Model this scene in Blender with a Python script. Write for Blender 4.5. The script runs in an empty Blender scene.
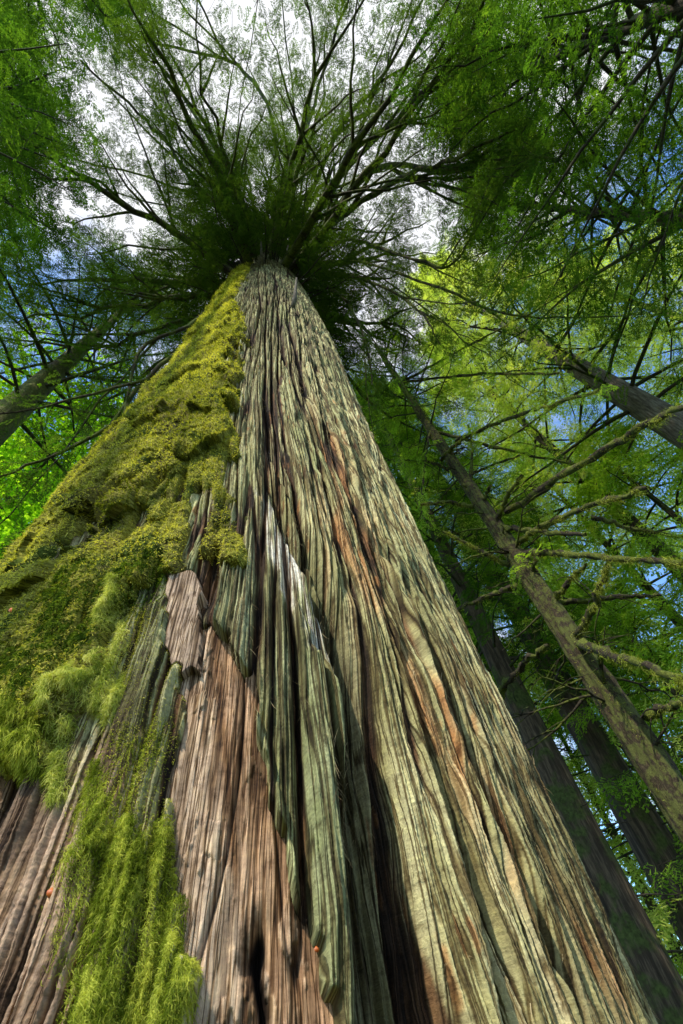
import bpy, math, random
import numpy as np
from mathutils import Vector
random.seed(7)
rng = np.random.default_rng(11)
SC = bpy.context.scene
COL = SC.collection
R_ = math.radians

# ------------------------------------------------------------------ camera frame
F = 455.0
CAM = np.array([0.0, 0.0, 1.6])
u_ = np.array([265 - 341.5, 512 - 180, -F]); u_ /= np.linalg.norm(u_)
f_ = np.array([0, 0, -1.0])
y_ = f_ - (f_ @ u_) * u_; y_ /= np.linalg.norm(y_)
x_ = np.cross(y_, u_)
ROT = np.array([x_, y_, u_])            # camera space -> world space

def ray(px, py):
    d = ROT @ np.array([px - 341.5, 512 - py, -F])
    return d / np.linalg.norm(d)

def at(px, py, dist):
    """point seen at a pixel, at horizontal distance dist from the camera"""
    d = ray(px, py)
    return CAM + d * dist / math.hypot(d[0], d[1])

def azpos(az, dist, z=0.0):
    return np.array([math.sin(R_(az)) * dist, math.cos(R_(az)) * dist, z])

def in_view(P, margin=0.18):
    q = (P - CAM) @ ROT
    zz = -q[:, 2]
    sx = q[:, 0] / np.maximum(zz, 1e-3) * F
    sy = q[:, 1] / np.maximum(zz, 1e-3) * F
    return (zz > 0.05) & (np.abs(sx) < 341 * (1 + margin)) & (np.abs(sy) < 512 * (1 + margin * .7))

# ------------------------------------------------------------------ noise
_TB = {}
def _tab(seed):
    if seed not in _TB:
        r = np.random.default_rng(1000 + seed); u = r.random((256, 256)).astype(np.float32)
        _TB[seed] = (u, np.cos(u * 6.2831853), np.sin(u * 6.2831853))
    return _TB[seed]

def rnd(ix, iy, seed):
    return _tab(seed)[0][ix & 255, iy & 255]

def pn(x, y, seed=0):
    """gradient noise, about -1..1"""
    _, TC, TS = _tab(seed)
    xi = np.floor(x).astype(np.int32); yi = np.floor(y).astype(np.int32)
    fx = (x - xi).astype(np.float32); fy = (y - yi).astype(np.float32)
    ux = fx * fx * fx * (fx * (fx * 6 - 15) + 10); uy = fy * fy * fy * (fy * (fy * 6 - 15) + 10)
    x0 = xi & 255; x1 = (xi + 1) & 255; y0 = yi & 255; y1 = (yi + 1) & 255
    def g(ix, iy, dx, dy):
        return TC[ix, iy] * (fx - dx) + TS[ix, iy] * (fy - dy)
    a = g(x0, y0, 0, 0); b = g(x1, y0, 1, 0); c = g(x0, y1, 0, 1); d = g(x1, y1, 1, 1)
    ab = a + ux * (b - a)
    return (ab + uy * ((c + ux * (d - c)) - ab)) * 1.5

def voro(x, y, seed=0):
    """cell noise: distance to nearest, distance to second nearest, random of the nearest cell, dy to its centre"""
    x = np.asarray(x, np.float32); y = np.asarray(y, np.float32); xi = np.floor(x).astype(np.int32); yi = np.floor(y).astype(np.int32)
    d1 = np.full(x.shape, 9., np.float32); d2 = d1.copy(); cid = np.zeros(x.shape, np.float32); dyv = cid.copy()
    for i in (-1, 0, 1):
        for j in (-1, 0, 1):
            cx = xi + i; cy = yi + j
            dx = (cx + .1 + .8 * rnd(cx, cy, seed)) - x; dy = (cy + .1 + .8 * rnd(cx, cy, seed + 5)) - y
            d = np.sqrt(dx * dx + dy * dy).astype(np.float32)
            m = d < d1
            d2 = np.where(m, d1, np.minimum(d2, d))
            cid = np.where(m, rnd(cx, cy, seed + 9), cid); dyv = np.where(m, -dy, dyv)
            d1 = np.where(m, d, d1)
    return d1, d2, cid, dyv

def ss(a, b, x):
    t = np.clip((x - a) / (b - a), 0, 1)
    return t * t * (3 - 2 * t)

# ------------------------------------------------------------------ mesh helpers
def raw_mesh(name, V, faces, mat, parent=None, attrs=None, smooth=True, fsize=None):
    """V (n,3), faces (m,k) index array or list of such arrays"""
    me = bpy.data.meshes.new(name)
    if not isinstance(faces, list): faces = [faces]
    faces = [f for f in faces if len(f)]
    nl = sum(f.size for f in faces); npoly = sum(len(f) for f in faces)
    me.vertices.add(len(V)); me.vertices.foreach_set('co', np.ascontiguousarray(V, np.float32).ravel())
    me.loops.add(nl); me.loops.foreach_set('vertex_index', np.concatenate([f.ravel() for f in faces]).astype(np.int32))
    tot = np.concatenate([np.full(len(f), f.shape[1], np.int32) for f in faces])
    st = np.concatenate([[0], np.cumsum(tot)[:-1]]).astype(np.int32)
    me.polygons.add(npoly); me.polygons.foreach_set('loop_start', st)
    if smooth: me.polygons.foreach_set('use_smooth', np.ones(npoly, bool))
    for k, a in (attrs or {}).items():
        if a.ndim == 2:
            at_ = me.attributes.new(k, 'FLOAT_VECTOR', 'POINT'); at_.data.foreach_set('vector', np.ascontiguousarray(a, np.float32).ravel())
        else:
            at_ = me.attributes.new(k, 'FLOAT', 'POINT'); at_.data.foreach_set('value', np.ascontiguousarray(a, np.float32).ravel())
    me.update(calc_edges=True)
    if mat: me.materials.append(mat)
    o = bpy.data.objects.new(name, me); COL.objects.link(o)
    if parent is not None:
        o.parent = parent
        o.matrix_parent_inverse = PINV.get(parent.name, parent.matrix_world.inverted())
    return o
PINV = {}

def thing(name, label, cat, loc, group=None):
    o = bpy.data.objects.new(name, None); COL.objects.link(o)
    o.location = Vector(loc); o.empty_display_size = .3
    o['label'] = label; o['category'] = cat
    if group: o['group'] = group
    from mathutils import Matrix
    PINV[o.name] = Matrix.Translation(-Vector(loc))
    return o

def tag(o, label=None, cat=None, group=None, kind=None):
    if label: o['label'] = label
    if cat: o['category'] = cat
    if group: o['group'] = group
    if kind: o['kind'] = kind
    return o

class MB:
    """collects tubes and loose faces"""
    def __init__(s): s.V = []; s.Fq = []; s.Ft = []; s.n = 0; s.A = []
    def add(s, V, F, a=None):
        V = np.asarray(V, np.float32); F = np.asarray(F)
        s.V.append(V); (s.Fq if F.shape[1] == 4 else s.Ft).append(F + s.n); s.n += len(V)
        s.A.append(np.full(len(V), .5, np.float32) if a is None else np.broadcast_to(np.asarray(a, np.float32), (len(V),)))
    def tube(s, P, Rr, k=6, rough=0.0, seed=0, a=None):
        P = np.asarray(P, float); n = len(P); Rr = np.broadcast_to(np.asarray(Rr, float), (n,))
        T = np.gradient(P, axis=0); T /= np.linalg.norm(T, axis=1)[:, None] + 1e-9
        ref = np.array([0.3, 0.1, 1.0]) if abs(T[0][2]) < .9 else np.array([1.0, .2, 0.1])
        N = np.cross(T, ref); N /= np.linalg.norm(N, axis=1)[:, None] + 1e-9
        B = np.cross(T, N)
        th = np.arange(k) * 2 * math.pi / k
        rr = Rr[:, None] * np.ones((1, k))
        if rough:
            rr = rr * (1 + rough * np.random.default_rng(seed).normal(size=(n, k)))
        V = P[:, None] + rr[..., None] * (np.cos(th)[None, :, None] * N[:, None] + np.sin(th)[None, :, None] * B[:, None])
        i = np.arange(n - 1)[:, None] * k; j = np.arange(k)[None]
        Fq = np.stack([i + j, i + (j + 1) % k, i + k + (j + 1) % k, i + k + j], -1).reshape(-1, 4)
        s.add(V.reshape(-1, 3), Fq, a)
    def build(s, name, mat, parent=None, smooth=True):
        Fs = []
        if s.Fq: Fs.append(np.concatenate(s.Fq))
        if s.Ft: Fs.append(np.concatenate(s.Ft))
        return raw_mesh(name, np.concatenate(s.V), Fs, mat, parent, {'v': np.concatenate(s.A)}, smooth)

def spline(pts, n):
    """smooth curve through points"""
    P = np.asarray(pts, float)
    if len(P) == 2: return P[0] + (P[1] - P[0]) * np.linspace(0, 1, n)[:, None]
    t = np.linspace(0, len(P) - 1, n); i = np.clip(t.astype(int), 0, len(P) - 2); f = (t - i)[:, None]
    Q = np.vstack([2 * P[0] - P[1], P, 2 * P[-1] - P[-2]])
    p0, p1, p2, p3 = Q[i], Q[i + 1], Q[i + 2], Q[i + 3]
    return .5 * ((2 * p1) + (-p0 + p2) * f + (2 * p0 - 5 * p1 + 4 * p2 - p3) * f ** 2 + (-p0 + 3 * p1 - 3 * p2 + p3) * f ** 3)

# ------------------------------------------------------------------ materials
def mat_new(name):
    m = bpy.data.materials.new(name); m.use_nodes = True
    nt = m.node_tree; nt.nodes.clear()
    return m, nt
def nd(nt, t, **kw):
    n = nt.nodes.new(t)
    for k, v in kw.items():
        if k.startswith('i_'):
            n.inputs[k[2:].replace('_', ' ')].default_value = v
        else: setattr(n, k, v)
    return n
def lk(nt, a, b): nt.links.new(a, b)
def ramp(nt, fac, stops):
    r = nt.nodes.new('ShaderNodeValToRGB'); e = r.color_ramp.elements
    while len(e) < len(stops): e.new(0.5)
    for x, (p, c) in zip(e, stops): x.position = p; x.color = (*c, 1)
    lk(nt, fac, r.inputs[0]); return r
def mixc(nt, f, a, b, mode='MIX'):
    m = nt.nodes.new('ShaderNodeMix'); m.data_type = 'RGBA'; m.blend_type = mode
    for s, v in ((m.inputs[0], f), (m.inputs[6], a), (m.inputs[7], b)):
        if hasattr(v, 'links'): lk(nt, v, s)
        else: s.default_value = v if not isinstance(v, tuple) else (*v, 1)
    return m.outputs[2]
def noise(nt, vec, scale, detail=4, rough=.6):
    n = nd(nt, 'ShaderNodeTexNoise'); n.inputs['Scale'].default_value = scale; n.inputs['Detail'].default_value = detail
    n.inputs['Roughness'].default_value = rough; lk(nt, vec, n.inputs['Vector']); return n.outputs['Fac']

def attr_surface(name, fibre=(160, 160, 7), fine=(700, 700, 30), bump=.5, rough=.85, vary=.35, dist=.004, spec=.25, cracks=None, iso=None):
    """colour from the surface attribute 'col', modulated by fine fibres that follow the grain attribute 'grain'"""
    m, nt = mat_new(name)
    out = nd(nt, 'ShaderNodeOutputMaterial'); b = nd(nt, 'ShaderNodeBsdfPrincipled'); lk(nt, b.outputs[0], out.inputs[0])
    c = nd(nt, 'ShaderNodeAttribute', attribute_name='col'); g = nd(nt, 'ShaderNodeAttribute', attribute_name='grain')
    def sc(v):
        mp = nd(nt, 'ShaderNodeMapping'); mp.inputs['Scale'].default_value = v; lk(nt, g.outputs['Vector'], mp.inputs[0]); return mp.outputs[0]
    n1 = noise(nt, sc(fibre), 1, 5, .65); n2 = noise(nt, sc(fine), 1, 3, .6)
    r = ramp(nt, n1, [(.36, (1 - vary * 1.3,) * 3), (.5, (1, 1, 1)), (.64, (1 + vary,) * 3)])
    r2 = ramp(nt, n2, [(.36, (1 - vary,) * 3), (.5, (1, 1, 1)), (.64, (1 + vary * .9,) * 3)])
    k = mixc(nt, 1.0, c.outputs['Color'], r.outputs[0], 'MULTIPLY'); k = mixc(nt, 1.0, k, r2.outputs[0], 'MULTIPLY')
    if iso:
        ni = noise(nt, g.outputs['Vector'], iso, 7, .72); ri = ramp(nt, ni, [(.34, (.50, .47, .42)), (.47, (.95, .95, .95)), (.62, (1.18, 1.2, 1.12))]); k = mixc(nt, 1.0, k, ri.outputs[0], 'MULTIPLY')
        a3_ = nd(nt, 'ShaderNodeMath', operation='MULTIPLY_ADD'); lk(nt, ni, a3_.inputs[0]); a3_.inputs[1].default_value = 2.2; isoh = a3_
    crk = None
    for cv in (cracks or []):
        nc = noise(nt, sc(cv), 1, 2, .5)
        su = nd(nt, 'ShaderNodeMath', operation='SUBTRACT'); lk(nt, nc, su.inputs[0]); su.inputs[1].default_value = .5
        ab = nd(nt, 'ShaderNodeMath', operation='ABSOLUTE'); lk(nt, su.outputs[0], ab.inputs[0])
        rr_ = ramp(nt, ab.outputs[0], [(0.0, (.22, .17, .12)), (.018, (.45, .4, .33)), (.05, (1, 1, 1))])
        k = mixc(nt, 1.0, k, rr_.outputs[0], 'MULTIPLY'); crk = rr_.outputs[0] if crk is None else mixc(nt, 1.0, crk, rr_.outputs[0], 'MULTIPLY')
    lk(nt, k, b.inputs['Base Color']); b.inputs['Roughness'].default_value = rough
    b.inputs['Specular IOR Level'].default_value = spec
    ad = nd(nt, 'ShaderNodeMath', operation='ADD'); lk(nt, n1, ad.inputs[0]); lk(nt, n2, ad.inputs[1])
    bp = nd(nt, 'ShaderNodeBump'); bp.inputs['Strength'].default_value = bump; bp.inputs['Distance'].default_value = dist
    if iso:
        lk(nt, ad.outputs[0], isoh.inputs[2]); ad = isoh
    if crk is not None:
        a2_ = nd(nt, 'ShaderNodeMath', operation='MULTIPLY_ADD'); lk(nt, crk, a2_.inputs[0]); a2_.inputs[1].default_value = 2.5; lk(nt, ad.outputs[0], a2_.inputs[2]); ad = a2_
    lk(nt, ad.outputs[0], bp.inputs['Height']); lk(nt, bp.outputs[0], b.inputs['Normal'])
    return m

def leaf_mat(name, dark, mid, light, trans=.45, nscale=.6):
    m, nt = mat_new(name)
    out = nd(nt, 'ShaderNodeOutputMaterial')
    a = nd(nt, 'ShaderNodeAttribute', attribute_name='v'); g = nd(nt, 'ShaderNodeNewGeometry')
    n = noise(nt, g.outputs['Position'], nscale, 3, .6)
    ad = nd(nt, 'ShaderNodeMath', operation='ADD'); lk(nt, a.outputs['Fac'], ad.inputs[0]); lk(nt, n, ad.inputs[1])
    hf = nd(nt, 'ShaderNodeMath', operation='MULTIPLY'); lk(nt, ad.outputs[0], hf.inputs[0]); hf.inputs[1].default_value = .5
    r = ramp(nt, hf.outputs[0], [(.25, dark), (.5, mid), (.75, light)])
    d = nd(nt, 'ShaderNodeBsdfDiffuse'); t = nd(nt, 'ShaderNodeBsdfTranslucent'); mx = nd(nt, 'ShaderNodeMixShader')
    mx.inputs[0].default_value = trans
    tc = mixc(nt, 1.0, r.outputs[0], (1.35, 1.4, .45), 'MULTIPLY')
    lk(nt, r.outputs[0], d.inputs[0]); lk(nt, tc, t.inputs[0]); lk(nt, d.outputs[0], mx.inputs[1]); lk(nt, t.outputs[0], mx.inputs[2])
    lk(nt, mx.outputs[0], out.inputs[0])
    return m

def wood_mat(name, c1, c2, moss=None, mossamt=.5, scale=3.0, stretch=(1, 1, .15)):
    """trunk / limb bark in object space; moss on it where noise says so"""
    m, nt = mat_new(name)
    out = nd(nt, 'ShaderNodeOutputMaterial'); b = nd(nt, 'ShaderNodeBsdfPrincipled'); lk(nt, b.outputs[0], out.inputs[0])
    g = nd(nt, 'ShaderNodeNewGeometry')
    mp = nd(nt, 'ShaderNodeMapping'); mp.inputs['Scale'].default_value = stretch; lk(nt, g.outputs['Position'], mp.inputs[0])
    n1 = noise(nt, mp.outputs[0], scale * 8, 6, .7)
    r = ramp(nt, n1, [(.3, tuple(x * .4 for x in c1)), (.48, c1), (.7, c2)])
    col = r.outputs[0]
    if moss:
        n2 = noise(nt, g.outputs['Position'], scale, 4, .6)
        n3 = noise(nt, g.outputs['Position'], scale * 9, 3, .6)
        r3 = ramp(nt, n3, [(.3, tuple(x * .45 for x in moss)), (.7, tuple(x * 1.4 for x in moss))])
        r2 = ramp(nt, n2, [(max(0, .62 - mossamt * .5), (0, 0, 0)), (min(1, .72 - mossamt * .5), (1, 1, 1))])
        col = mixc(nt, r2.outputs[0], col, r3.outputs[0])
    lk(nt, col, b.inputs['Base Color']); b.inputs['Roughness'].default_value = .9; b.inputs['Specular IOR Level'].default_value = .2
    bp = nd(nt, 'ShaderNodeBump'); bp.inputs['Strength'].default_value = .8; bp.inputs['Distance'].default_value = .03
    lk(nt, n1, bp.inputs['Height']); lk(nt, bp.outputs[0], b.inputs['Normal'])
    return m

M_BARK = attr_surface('cedar_bark', bump=.8, fibre=(120, 120, 5), fine=(420, 420, 90), cracks=[(24, 24, .35), (75, 75, 1.6)], vary=.2, iso=28)
M_WOOD = attr_surface('bare_wood', fibre=(60, 60, 5), fine=(300, 300, 14), bump=.6, rough=.8, vary=.25, spec=.2, cracks=[(28, 28, .8), (90, 90, 3)], iso=22)
M_MOSS = attr_surface('cushion_moss', fibre=(70, 70, 60), fine=(260, 260, 240), bump=1.0, rough=.95, vary=.5, dist=.015, spec=.1)
M_BLADE = leaf_mat('moss_blades', (.035, .07, .012), (.22, .235, .028), (.74, .68, .15), .35, 1.2)
M_DKMOSS = leaf_mat('dark_moss_blades', (.015, .035, .006), (.05, .09, .012), (.16, .22, .02), .3, 9)
M_HANG = leaf_mat('hanging_moss', (.20, .27, .03), (.42, .46, .09), (.70, .68, .2), .35, 5)
M_FEATHER = leaf_mat('feather_moss', (.04, .055, .008), (.19, .25, .02), (.58, .60, .10), .4, 9)
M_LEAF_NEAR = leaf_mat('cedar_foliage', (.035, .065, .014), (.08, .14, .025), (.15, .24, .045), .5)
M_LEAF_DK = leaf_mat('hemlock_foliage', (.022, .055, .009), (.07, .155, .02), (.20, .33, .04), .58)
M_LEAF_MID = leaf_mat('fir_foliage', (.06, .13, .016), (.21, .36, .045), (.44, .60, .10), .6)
M_LEAF_LT = leaf_mat('sun_painted_foliage', (.14, .21, .03), (.42, .52, .11), (.76, .80, .28), .6)  # sunlight painted into the leaf colour, for background trees the sun barely reaches
M_LEAF_MAPLE = leaf_mat('maple_leaves', (.10, .24, .01), (.28, .55, .03), (.52, .78, .06), .65)
M_LICH = leaf_mat('lichen', (.10, .12, .05), (.26, .29, .14), (.46, .48, .28), .1, 5)
M_LIMB = wood_mat('mossy_limb_bark', (.045, .036, .02), (.09, .08, .04), (.10, .12, .02), .35, 2.2, (1, 1, 1))
M_LIMB_M = wood_mat('dark_mossy_limb_bark', (.035, .028, .018), (.075, .06, .035), (.10, .12, .02), .35, 3.5, (1, 1, 1))
M_LIMB_D = wood_mat('limb_bark', (.045, .036, .025), (.09, .08, .05), (.05, .07, .015), .3, 2.2, (1, 1, 1))
M_TR_MOSS = wood_mat('mossy_trunk_bark', (.07, .055, .03), (.16, .13, .07), (.11, .12, .025), .5, 1.8)
M_TR_HEM = wood_mat('hemlock_trunk_bark', (.035, .027, .016), (.12, .09, .05), (.10, .11, .03), .36, 9.0, (1, 1, .35))
M_TR_BR = wood_mat('brown_trunk_bark', (.05, .037, .024), (.16, .12, .075), (.06, .08, .02), .25, 1.6, (1, 1, .12))
M_TR_GREY = wood_mat('grey_trunk_bark', (.13, .11, .085), (.27, .25, .2), None, 0, 2.2)
M_SHEATH = leaf_mat('limb_moss', (.07, .09, .012), (.26, .30, .04), (.60, .62, .16), .5, 4)
M_TWIG = wood_mat('twigs', (.03, .022, .014), (.07, .055, .035), None, 0, 3, (1, 1, 1))

# ------------------------------------------------------------------ giant cedar: surface grid
D = 3.4; AZ0 = -16.0
AX = CAM + np.array([math.sin(R_(AZ0)) * D, math.cos(R_(AZ0)) * D, 0]); AX[2] = 0
TOCAM = -np.array([math.sin(R_(AZ0)), math.cos(R_(AZ0)), 0]); RIGHT = np.array([math.cos(R_(AZ0)), -math.sin(R_(AZ0)), 0])
RH = np.array([-.6, -.2, .03, .414, .82, 1.58, 2.98, 4.3, 5.2, 7.5, 11.0]) * D + 1.6
RR = np.array([.56, .51, .494, .489, .476, .457, .452, .43, .40, .26, .05]) * D
LH = np.array([-.6, -.2, .1, .64, 1.21, 1.91, 3.32, 4.3, 5.1, 7.5, 11.0]) * D + 1.6
LR = np.array([.74, .67, .62, .576, .553, .50, .445, .40, .36, .24, .05]) * D
SREF = 1.65

def prof(al, h):
    w = ss(-.9, .7, al)
    w = np.where(al > math.pi * .6, 1 - ss(math.pi * .6, math.pi, al) * .5, w)
    w = np.where(al < -math.pi * .6, ss(math.pi * .6, math.pi, -al) * .5, w)
    return np.interp(h, LH, LR) * (1 - w) + np.interp(h, RH, RR) * w

def hit(px, py):
    """(arc coordinate, height) of the trunk surface seen at a pixel"""
    d = ray(px, py); best = None
    for t in np.linspace(.8, 40, 6000):
        p = CAM + d * t; q = p - AX
        a = math.atan2(q @ RIGHT, q @ TOCAM); r = math.hypot(q[0], q[1])
        g = r - float(prof(np.array(a), p[2]))
        if best is None or g < best[0]: best = (g, a * SREF, p[2])
        if g < 0: break
    return best[1], best[2]

hs = []
el = np.linspace(-42, 83.5, 1500)
hrows = 1.6 + 1.8 * np.tan(np.radians(el)); hrows = hrows[hrows > -.05]
hrows = np.concatenate([hrows, np.linspace(hrows[-1] + .15, 38.5, 90)])
# even out: low rows are dense enough
acol = np.concatenate([np.linspace(-180, -78, 60)[:-1], np.linspace(-78, 72, 1400), np.linspace(72, 180, 60)[1:]])
acol = np.radians(acol)
Hg, Ag = np.meshgrid(hrows, acol, indexing='ij')
S = Ag * SREF
base = prof(Ag, Hg)
NR, NC = Hg.shape

# grain coordinates: fibres wander slowly sideways as they climb
sw = S + .14 * pn(S * .8, Hg * .13, 1) + .045 * pn(S * 2.6, Hg * .25, 2) + .009 * pn(S * 8, Hg * .8, 3) + .0025 * pn(S * 25, Hg * 4, 4)

def polymask(pts, soft):
    """signed-distance mask (1 inside) of a polygon given in (s,h); evaluated inside its box only"""
    P = np.array(pts); m = np.zeros(S.shape, np.float32)
    lo = P.min(0) - .3; hi = P.max(0) + .3
    r0, r1 = np.searchsorted(hrows, [lo[1], hi[1]]); c0, c1 = np.searchsorted(acol * SREF, [lo[0], hi[0]])
    X = S[r0:r1, c0:c1] + .03 * pn(S[r0:r1, c0:c1] * 9, Hg[r0:r1, c0:c1] * 5, 31) + .012 * pn(S[r0:r1, c0:c1] * 30, Hg[r0:r1, c0:c1] * 14, 32)
    Y = Hg[r0:r1, c0:c1] + .06 * pn(S[r0:r1, c0:c1] * 14, Hg[r0:r1, c0:c1] * 6, 33)
    ins = np.zeros(X.shape, bool); dist = np.full(X.shape, 9.)
    for k in range(len(P)):
        x0, y0 = P[k - 1]; x1, y1 = P[k]
        c = ((y0 > Y) != (y1 > Y)) & (X < (x1 - x0) * (Y - y0) / (y1 - y0 + 1e-12) + x0)
        ins ^= c
        L2 = (x1 - x0) ** 2 + (y1 - y0) ** 2 + 1e-12
        t = np.clip(((X - x0) * (x1 - x0) + (Y - y0) * (y1 - y0)) / L2, 0, 1)
        dist = np.minimum(dist, np.hypot(X - x0 - t * (x1 - x0), Y - y0 - t * (y1 - y0)))
    sd = np.where(ins, dist, -dist)
    m[r0:r1, c0:c1] = ss(-soft, soft, sd)
    return m

def line_s(pxs):
    """arc coordinate as a function of height along a pixel polyline on the trunk"""
    q = sorted([hit(*p)[::-1] for p in pxs]); q = np.array(q)
    return q[:, 0], q[:, 1]

# ---- furrows at several scales
f0 = pn(sw * 1.5, Hg * .10, 20)
n1 = pn(sw * 4.6 + .12 * pn(sw * 8, Hg * .5, 121), Hg * .12, 21); n2 = pn(sw * 10.5 + .3 * pn(sw * 5, Hg * .6, 122), Hg * .27, 22); n3 = pn(sw * 23, Hg * .6, 23)
rightness = ss(-.35, .35, S)          # the right lobe carries the long deep ribs
nr = pn(sw * 6.4 + 40 + .3 * pn(sw * 3, Hg * .5, 322), Hg * .10, 321); ar = ss(.0, .13, np.abs(nr))
n4 = pn(sw * 52, Hg * 1.1, 24); n5 = pn(sw * 120, Hg * 5, 25); n6 = pn(sw * 240, Hg * 14, 26)
a1 = ss(.0, .15, np.abs(n1)) * .8 + .2 * ss(0, .5, np.abs(n1)); a2 = ss(.0, .15, np.abs(n2)) * .8 + .2 * ss(0, .45, np.abs(n2)); a3 = ss(0, .18, np.abs(n3)); a4 = ss(0, .3, np.abs(n4))
vd1, vd2, vid, vdy = voro(sw * 13, Hg * .42, 40)
ved = ss(0, .13, vd2 - vd1)
wd1, wd2, wid, wdy = voro(sw * 34, Hg * .8, 44)
wed = ss(0, .16, wd2 - wd1)
upper = ss(6, 12, Hg)                 # higher up: shorter flakes
amp = .75 + .35 * rightness
bark = .05 * f0 + amp * (.085 * a1 + .058 * a2) + .026 * a3 + rightness * .06 * ar + .006 * a4 + .003 * n5 + .0015 * n6 + .004 * pn(sw * 38, Hg * 7, 27) + .003 * pn(sw * 85, Hg * 22, 28) + .0022 * pn(S * 180, Hg * 95, 29)
bark += (.026 * vid + .012 * vid * np.clip(-vdy, -1, 1)) * ved * (1 - .3 * upper) + .014 * wid * wed + .007 * np.clip(-wdy, -1, 1) * wed
bark += upper * (.03 * wid * wed + .02 * a3)
bark = bark * (1 - .45 * ss(9, 20, Hg))

# ---- the deep cleft between the two lobes and a few long secondary clefts
def cleft(pxs, w0, w1, d0, d1, skew=0.0, lip=0.0):
    hh, sx = line_s(pxs)
    c = np.interp(Hg, hh, sx) + .012 * pn(Hg * 3, Hg * 0, 51) + .02 * pn(Hg * 1.1, Hg * 0 + 3, 52)
    t = np.clip((Hg - hh[0]) / (hh[-1] - hh[0]), 0, 1)
    w = w0 + (w1 - w0) * t; d = d0 + (d1 - d0) * t
    fade = ss(hh[-1] + .15, hh[-1] - .35, Hg)
    ds = S - c
    left = np.exp(-(np.minimum(ds, 0) / (w * .35)) ** 2); rgt = np.exp(-(np.maximum(ds, 0) / (w * (1 + skew))) ** 2)
    lp = np.exp(-((ds + w * 1.1) / (w * .9)) ** 2) * lip
    return (np.where(ds < 0, left, rgt) * d - lp) * fade
cl = cleft([(258, 462), (280, 510), (300, 556), (322, 608), (339, 655), (350, 700), (358, 800), (366, 900), (374, 1024)], .095, .03, .36, .05, 1.2, .06)
cl2 = cleft([(374, 690), (388, 760), (402, 850), (420, 940), (440, 1024)], .035, .02, .09, .03, .6, .02)
cl3 = cleft([(330, 400), (352, 470), (385, 560), (420, 650), (460, 760), (510, 880), (560, 1000)], .05, .025, .10, .05, .9, .03)
cl4 = cleft([(300, 330), (330, 430), (365, 520), (400, 640), (430, 750), (470, 880), (500, 1010)], .04, .02, .08, .04, .9, .03)
cl5 = cleft([(262, 400), (272, 450), (300, 520), (330, 600), (352, 670)], .03, .02, .07, .05, .5, .02)
cl6 = cleft([(240, 640), (262, 720), (285, 800), (305, 900), (330, 1010)], .03, .02, .07, .03, .5, .02)
clefts = cl + cl2 + cl3 + cl4 + cl5 + cl6
bark = bark - clefts

# ---- bare wood patch where the bark has come away
wood_px = [(197, 622), (214, 618), (228, 642), (246, 668), (257, 700), (262, 740), (272, 790), (285, 840), (300, 890), (314, 940), (328, 985), (338, 1024),
           (345, 1090), (196, 1090), (200, 1020), (194, 970), (181, 930), (172, 880), (168, 830), (162, 780), (166, 740), (176, 705), (176, 670)]
plate_px = [(167, 571), (193, 569), (196, 610), (198, 640), (194, 668), (176, 672), (169, 650), (165, 615)]
m_wood = polymask([hit(*p) for p in wood_px], .018)
m_plate = polymask([hit(*p) for p in plate_px], .015)
m_sunstreak = polymask([hit(*p) for p in [(258, 486), (273, 496), (292, 536), (313, 588), (332, 640), (337, 675), (319, 655), (298, 612), (279, 570), (265, 530)]], .03)  # streak of sunlight left of the cleft, painted as pale bark
# torn bark lifts a little round the bare patch
lipm = polymask([hit(*p) for p in [(190, 600), (222, 600), (262, 660), (278, 740), (300, 840), (330, 930), (356, 1030), (356, 1090), (150, 1090), (160, 900), (150, 760), (150, 600)]], .06)
bark = bark + .03 * lipm * (1 - m_wood) * (1 - m_plate)
bark = bark * (1 - .6 * m_sunstreak) + .075 * m_sunstreak

wv1, wv2, wvi, wvy = voro(sw * 22, Hg * 1.3, 70); g1 = pn(sw * 40, Hg * 1.6, 71); g2 = pn(sw * 110, Hg * 5, 72); g3 = pn(sw * 9, Hg * 1.0, 73); chip = pn(sw * 38, Hg * 9, 74) + .3 * pn(S * 90, Hg * 30, 75)
hwood = .006 * wvi * ss(0, .12, wv2 - wv1) + .005 * g1 + .003 * g2 + .02 * g3 + .012 * ss(.15, .3, chip) * ss(-.1, .4, pn(S * 6, Hg * 2, 76))
hwood = hwood - .02 * ss(.05, .0, np.abs(pn(sw * 7, Hg * .5, 78))) 
r_wood = base + .045 * f0 - .075 + hwood
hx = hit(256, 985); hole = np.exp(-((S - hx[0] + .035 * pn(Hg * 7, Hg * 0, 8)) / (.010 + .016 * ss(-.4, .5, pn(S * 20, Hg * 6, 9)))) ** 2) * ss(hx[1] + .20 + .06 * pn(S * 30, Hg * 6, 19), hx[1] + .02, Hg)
r_wood = r_wood - .10 * hole
r_pl = base + .045 * f0 - .03 + .008 * g3 + .004 * g1 + .002 * g2 - .09 * (1 - ss(.35, .6, m_plate))
r_bark = base + bark - .175 - .035 * rightness
sh_w = ss(.3, .6, m_wood); r_bark = r_bark * (1 - sh_w) + np.minimum(r_bark, r_wood - .03) * sh_w
sh_p = ss(.3, .6, m_plate); r_bark = r_bark * (1 - sh_p) + np.minimum(r_bark, r_pl - .03) * sh_p
rel = bark + clefts - .045 * f0                       # relief without the big forms: high = crest

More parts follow.
